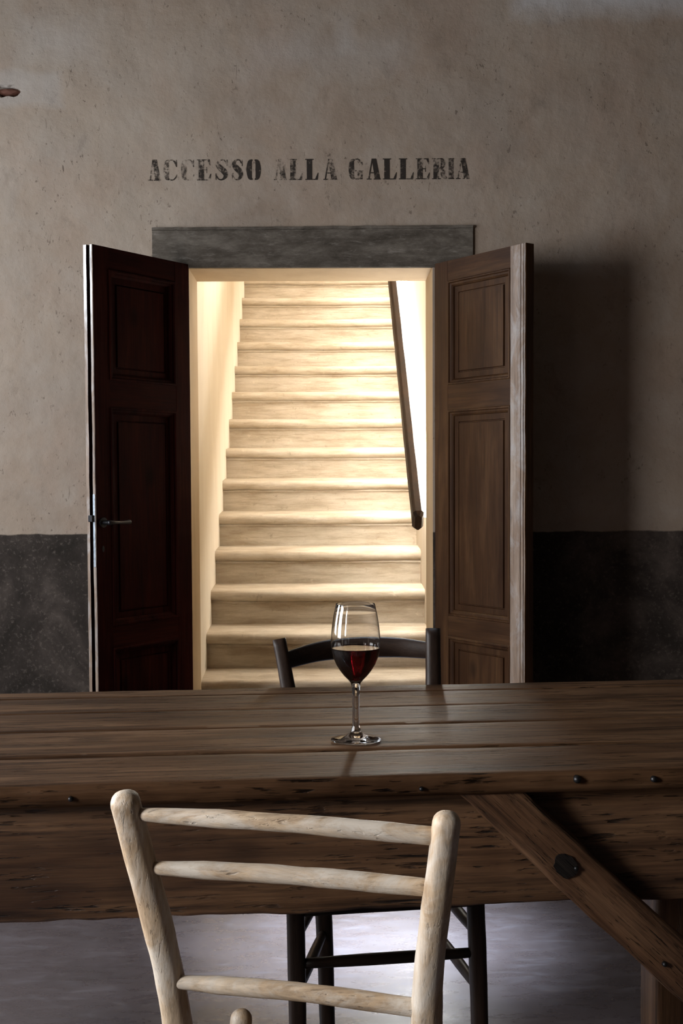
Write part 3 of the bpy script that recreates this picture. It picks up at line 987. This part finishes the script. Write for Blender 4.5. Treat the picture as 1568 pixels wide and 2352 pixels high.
# ------------------------------------------------------------------ wine glass
gl = empty('wine_glass', (0.053, 2.081, TH))
tag(gl, 'stemmed wine glass half filled with red wine on the plank table', 'wine glass')
outer = [(0.0001, 0.0), (0.030, 0.0), (0.041, 0.0006), (0.0433, 0.0018), (0.0425, 0.0034), (0.030, 0.0056), (0.018, 0.0090), (0.0105, 0.0140), (0.0082, 0.0185), (0.0079, 0.021), (0.0072, 0.0225), (0.0062, 0.026),
         (0.0060, 0.045), (0.0062, 0.075), (0.0068, 0.092), (0.0085, 0.100), (0.0130, 0.1055), (0.0200, 0.1125), (0.0270, 0.1215), (0.0335, 0.132), (0.0385, 0.144), (0.0414, 0.156), (0.0425, 0.168), (0.0421, 0.182),
         (0.0403, 0.200), (0.0375, 0.218), (0.0335, 0.2362)]
rim = [(0.03335, 0.2365), (0.0330, 0.2362)]
inner = [(0.0370, 0.218), (0.0398, 0.200), (0.0416, 0.182), (0.0420, 0.168), (0.0409, 0.156), (0.0379, 0.144), (0.0328, 0.132), (0.0262, 0.1223), (0.0186, 0.1140), (0.0110, 0.1080), (0.0001, 0.1055)]
g = lathe(outer + rim + inner, 72)
bmesh.ops.remove_doubles(g, verts=g.verts, dist=0.0003)
obj('glass_body', g, 'glass', gl, smooth=55)
wp = [(0.0001, 0.1052), (0.0112, 0.1077), (0.0189, 0.1137), (0.0265, 0.1221), (0.0331, 0.1318), (0.0382, 0.1438), (0.0412, 0.1558), (0.04195, 0.1610), (0.0416, 0.1602), (0.038, 0.1598), (0.0001, 0.1597)]
g = lathe(wp, 72)
bmesh.ops.remove_doubles(g, verts=g.verts, dist=0.0003)
tag(obj('red_wine', g, 'wine', gl, smooth=50), 'deep red wine')

# ------------------------------------------------------------------ chairs


def rel(base, pts):
    return [Vector(p) - Vector(base) for p in pts]


def post(par, base, pts, radii, mat, name='leg', per=10, **kw):
    return obj(name, tube(catmull(rel(base, pts), per), radii, **kw), mat, par, smooth='all')


# pale chair standing before the table, its back to the room
B = (-0.02, 1.48, 0)
c1 = empty('dining_chair', B)
tag(c1, 'weathered pale wooden ladder-back chair with round rungs, drawn up to the table', 'chair')
kw = dict(n=24, wob=0.0016, wscale=34)
post(c1, B, [(-0.155, 1.43, 0.0), (-0.160, 1.435, 0.30), (-0.166, 1.428, 0.48), (-0.185, 1.395, 0.66), (-0.224, 1.352, 0.862)],
     [0.0165, 0.0175, 0.0175, 0.0170, 0.0168], 'pale_z', dome=(False, True), seed=1, expo=2.5, **kw)
post(c1, B, [(0.118, 1.355, 0.0), (0.116, 1.360, 0.30), (0.112, 1.353, 0.48), (0.111, 1.318, 0.66), (0.128, 1.275, 0.858)],
     [0.0165, 0.0178, 0.0178, 0.0168, 0.0150], 'pale_z', dome=(False, True), seed=2, expo=2.5, **kw)
fl_l = [(-0.150, 1.745, 0.0), (-0.140, 1.742, 0.25), (-0.124, 1.738, 0.442)]
fl_r = [(0.165, 1.672, 0.0), (0.158, 1.670, 0.25), (0.150, 1.668, 0.452)]
post(c1, B, fl_l, [0.0155, 0.0165, 0.0160], 'pale_z', dome=(False, True), seed=3, **kw)
post(c1, B, fl_r, [0.0155, 0.0165, 0.0160], 'pale_z', dome=(False, True), seed=4, **kw)
rk = dict(n=20, wob=0.0012, wscale=26, ref=(0, 1, 0.2))
for i, (a, mid, b, r) in enumerate((((-0.214, 1.352, 0.850), (-0.05, 1.312, 0.850), (0.122, 1.282, 0.842), 0.0090),
                                    ((-0.203, 1.366, 0.785), (-0.04, 1.333, 0.785), (0.118, 1.300, 0.780), 0.0090),
                                    ((-0.184, 1.393, 0.642), (-0.035, 1.358, 0.643), (0.112, 1.323, 0.636), 0.0094))):
    post(c1, B, [a, mid, b], [r * 0.72, r * 1.02, r * 1.03, r * 1.06, r * 1.08, r * 1.0], 'pale_x', 'rung', seed=10 + i, sq=(1.12, 1.0), **rk)


def stretch(par, base, a, b, z, r, mat, **kk):
    post(par, base, [(a[0], a[1], z), ((a[0] + b[0]) / 2, (a[1] + b[1]) / 2, z), (b[0], b[1], z)], [r * 0.8, r, r, r * 0.8], mat, 'stretcher', n=12, ref=(0, 0, 1), **kk)


LB, RB, LF, RF = (-0.160, 1.434), (0.115, 1.359), (-0.140, 1.742), (0.158, 1.670)
for z in (0.14, 0.27):
    stretch(c1, B, LB, LF, z, 0.010, 'pale_x', per=4)
    stretch(c1, B, RB, RF, z + 0.02, 0.010, 'pale_x', per=4)
stretch(c1, B, LB, RB, 0.21, 0.010, 'pale_x', per=4)
stretch(c1, B, LF, RF, 0.23, 0.010, 'pale_x', per=4)


def woven_seat(par, base, quad, z, mat):
    """seat of woven cords wrapped from the four rails, dished in the middle"""
    q4 = [Vector((p[0], p[1], z)) - Vector(base) for p in quad]
    bm = bmesh.new()
    n = 24
    gv = []
    for s in (1, -1):
        g_ = []
        for i in range(n + 1):
            row = []
            for j in range(n + 1):
                u, v = i / n, j / n
                p = (q4[0] * (1 - u) + q4[1] * u) * (1 - v) + (q4[3] * (1 - u) + q4[2] * u) * v
                e = min(u, 1 - u, v, 1 - v)
                tri_u = min(u, 1 - u) < min(v, 1 - v)
                cord = 0.0016 * abs(math.sin((v if tri_u else u) * math.pi * 30))
                p = p + Vector((0, 0, s * (0.016 * min(1, (e + 0.02) / 0.12) ** 0.5 + cord) - (0.012 if s > 0 else 0) * math.sin(u * math.pi) * math.sin(v * math.pi)))
                row.append(bm.verts.new(p))
            g_.append(row)
        gv.append(g_)
        for i in range(n):
            for j in range(n):
                bm.faces.new((g_[i][j], g_[i + 1][j], g_[i + 1][j + 1], g_[i][j + 1]))
    per_ = [(i, 0) for i in range(n)] + [(n, j) for j in range(n)] + [(i, n) for i in range(n, 0, -1)] + [(0, j) for j in range(n, 0, -1)]
    for a, b in zip(per_, per_[1:] + per_[:1]):
        bm.faces.new((gv[0][a[0]][a[1]], gv[0][b[0]][b[1]], gv[1][b[0]][b[1]], gv[1][a[0]][a[1]]))
    return obj('seat', bm, mat, par, smooth=60)


woven_seat(c1, B, [LB, RB, RF, LF], 0.405, 'rush')

# dark chair on the far side of the table, facing it
B2 = (0.10, 2.50, 0)
c2 = empty('dining_chair', B2)
tag(c2, 'dark wooden chair with one curved back slat, between the table and the doorway', 'chair')
kd = dict(n=24, expo=3.2, wob=0.0008, wscale=30)
post(c2, B2, [(0.002, 2.60, 0.0), (-0.006, 2.625, 0.28), (-0.028, 2.640, 0.45), (-0.070, 2.685, 0.70), (-0.102, 2.722, 0.868)],
     [0.0165, 0.0185, 0.0180, 0.0165, 0.0150], 'dark_z', seed=5, **kd)
post(c2, B2, [(0.240, 2.650, 0.0), (0.242, 2.675, 0.28), (0.243, 2.690, 0.45), (0.245, 2.735, 0.70), (0.2475, 2.772, 0.884)],
     [0.0165, 0.0185, 0.0180, 0.0175, 0.0165], 'dark_z', seed=6, **kd)
post(c2, B2, [(-0.054, 2.296, 0.0), (-0.057, 2.312, 0.25), (-0.060, 2.325, 0.455)], [0.0150, 0.0175, 0.0178], 'dark_z', seed=7, **kd)
post(c2, B2, [(0.304, 2.346, 0.0), (0.299, 2.362, 0.25), (0.293, 2.375, 0.455)], [0.0150, 0.0175, 0.0175], 'dark_z', seed=8, **kd)
# bowed slat
rings = []
A, Bm, Cc = Vector((-0.094, 2.712, 0.820)), Vector((0.080, 2.800, 0.838)), Vector((0.242, 2.768, 0.834))
path = catmull([A, (A + Bm) / 2 + Vector((-0.004, 0.022, 0.004)), Bm, (Bm + Cc) / 2 + Vector((0.006, 0.012, 0.002)), Cc], 8)
for i, p in enumerate(path):
    u = i / (len(path) - 1)
    t = (path[min(i + 1, len(path) - 1)] - path[max(i - 1, 0)]).normalized()
    nn = Vector((-t.y, t.x, 0)).normalized() * 0.007
    hh = 0.0185 + 0.0055 * math.sin(u * math.pi)
    zz = Vector((0, 0, 1))
    rings.append([Vector(q_) - Vector(B2) for q_ in (p - nn - zz * (hh - 0.003), p - nn * 0.6 - zz * hh, p + nn * 0.6 - zz * hh, p + nn - zz * (hh - 0.003),
                                                   p + nn + zz * (hh - 0.003), p + nn * 0.6 + zz * hh, p - nn * 0.6 + zz * hh, p - nn + zz * (hh - 0.003))])
obj('back_slat', loft(rings), 'dark_x', c2, smooth=50)
LB2, RB2, LF2, RF2 = (-0.006, 2.622), (0.242, 2.672), (-0.057, 2.312), (0.299, 2.362)
for z, e in ((0.238, 0), (0.345, 0)):
    stretch(c2, B2, LB2, LF2, z, 0.0115, 'dark_x', per=4)
    stretch(c2, B2, RB2, RF2, z - 0.018, 0.0115, 'dark_x', per=4)
stretch(c2, B2, LF2, RF2, 0.292, 0.0118, 'dark_x', per=4)
stretch(c2, B2, LB2, RB2, 0.36, 0.0115, 'dark_x', per=4)
woven_seat(c2, B2, [LF2, RF2, RB2, LB2], 0.425, 'rush')
bm = plank(-0.165, 0.165, -0.009, 0.009, -0.022, 0.020, 20, 0.001, 0.001, 3, 0, 0.003)
o = obj('seat_rail', bm, 'dark_x', c2)
o.location = Vector((0.121, 2.337, 0.408)) - Vector(B2)
o.rotation_euler = (0, 0, math.atan2(0.05, 0.356))
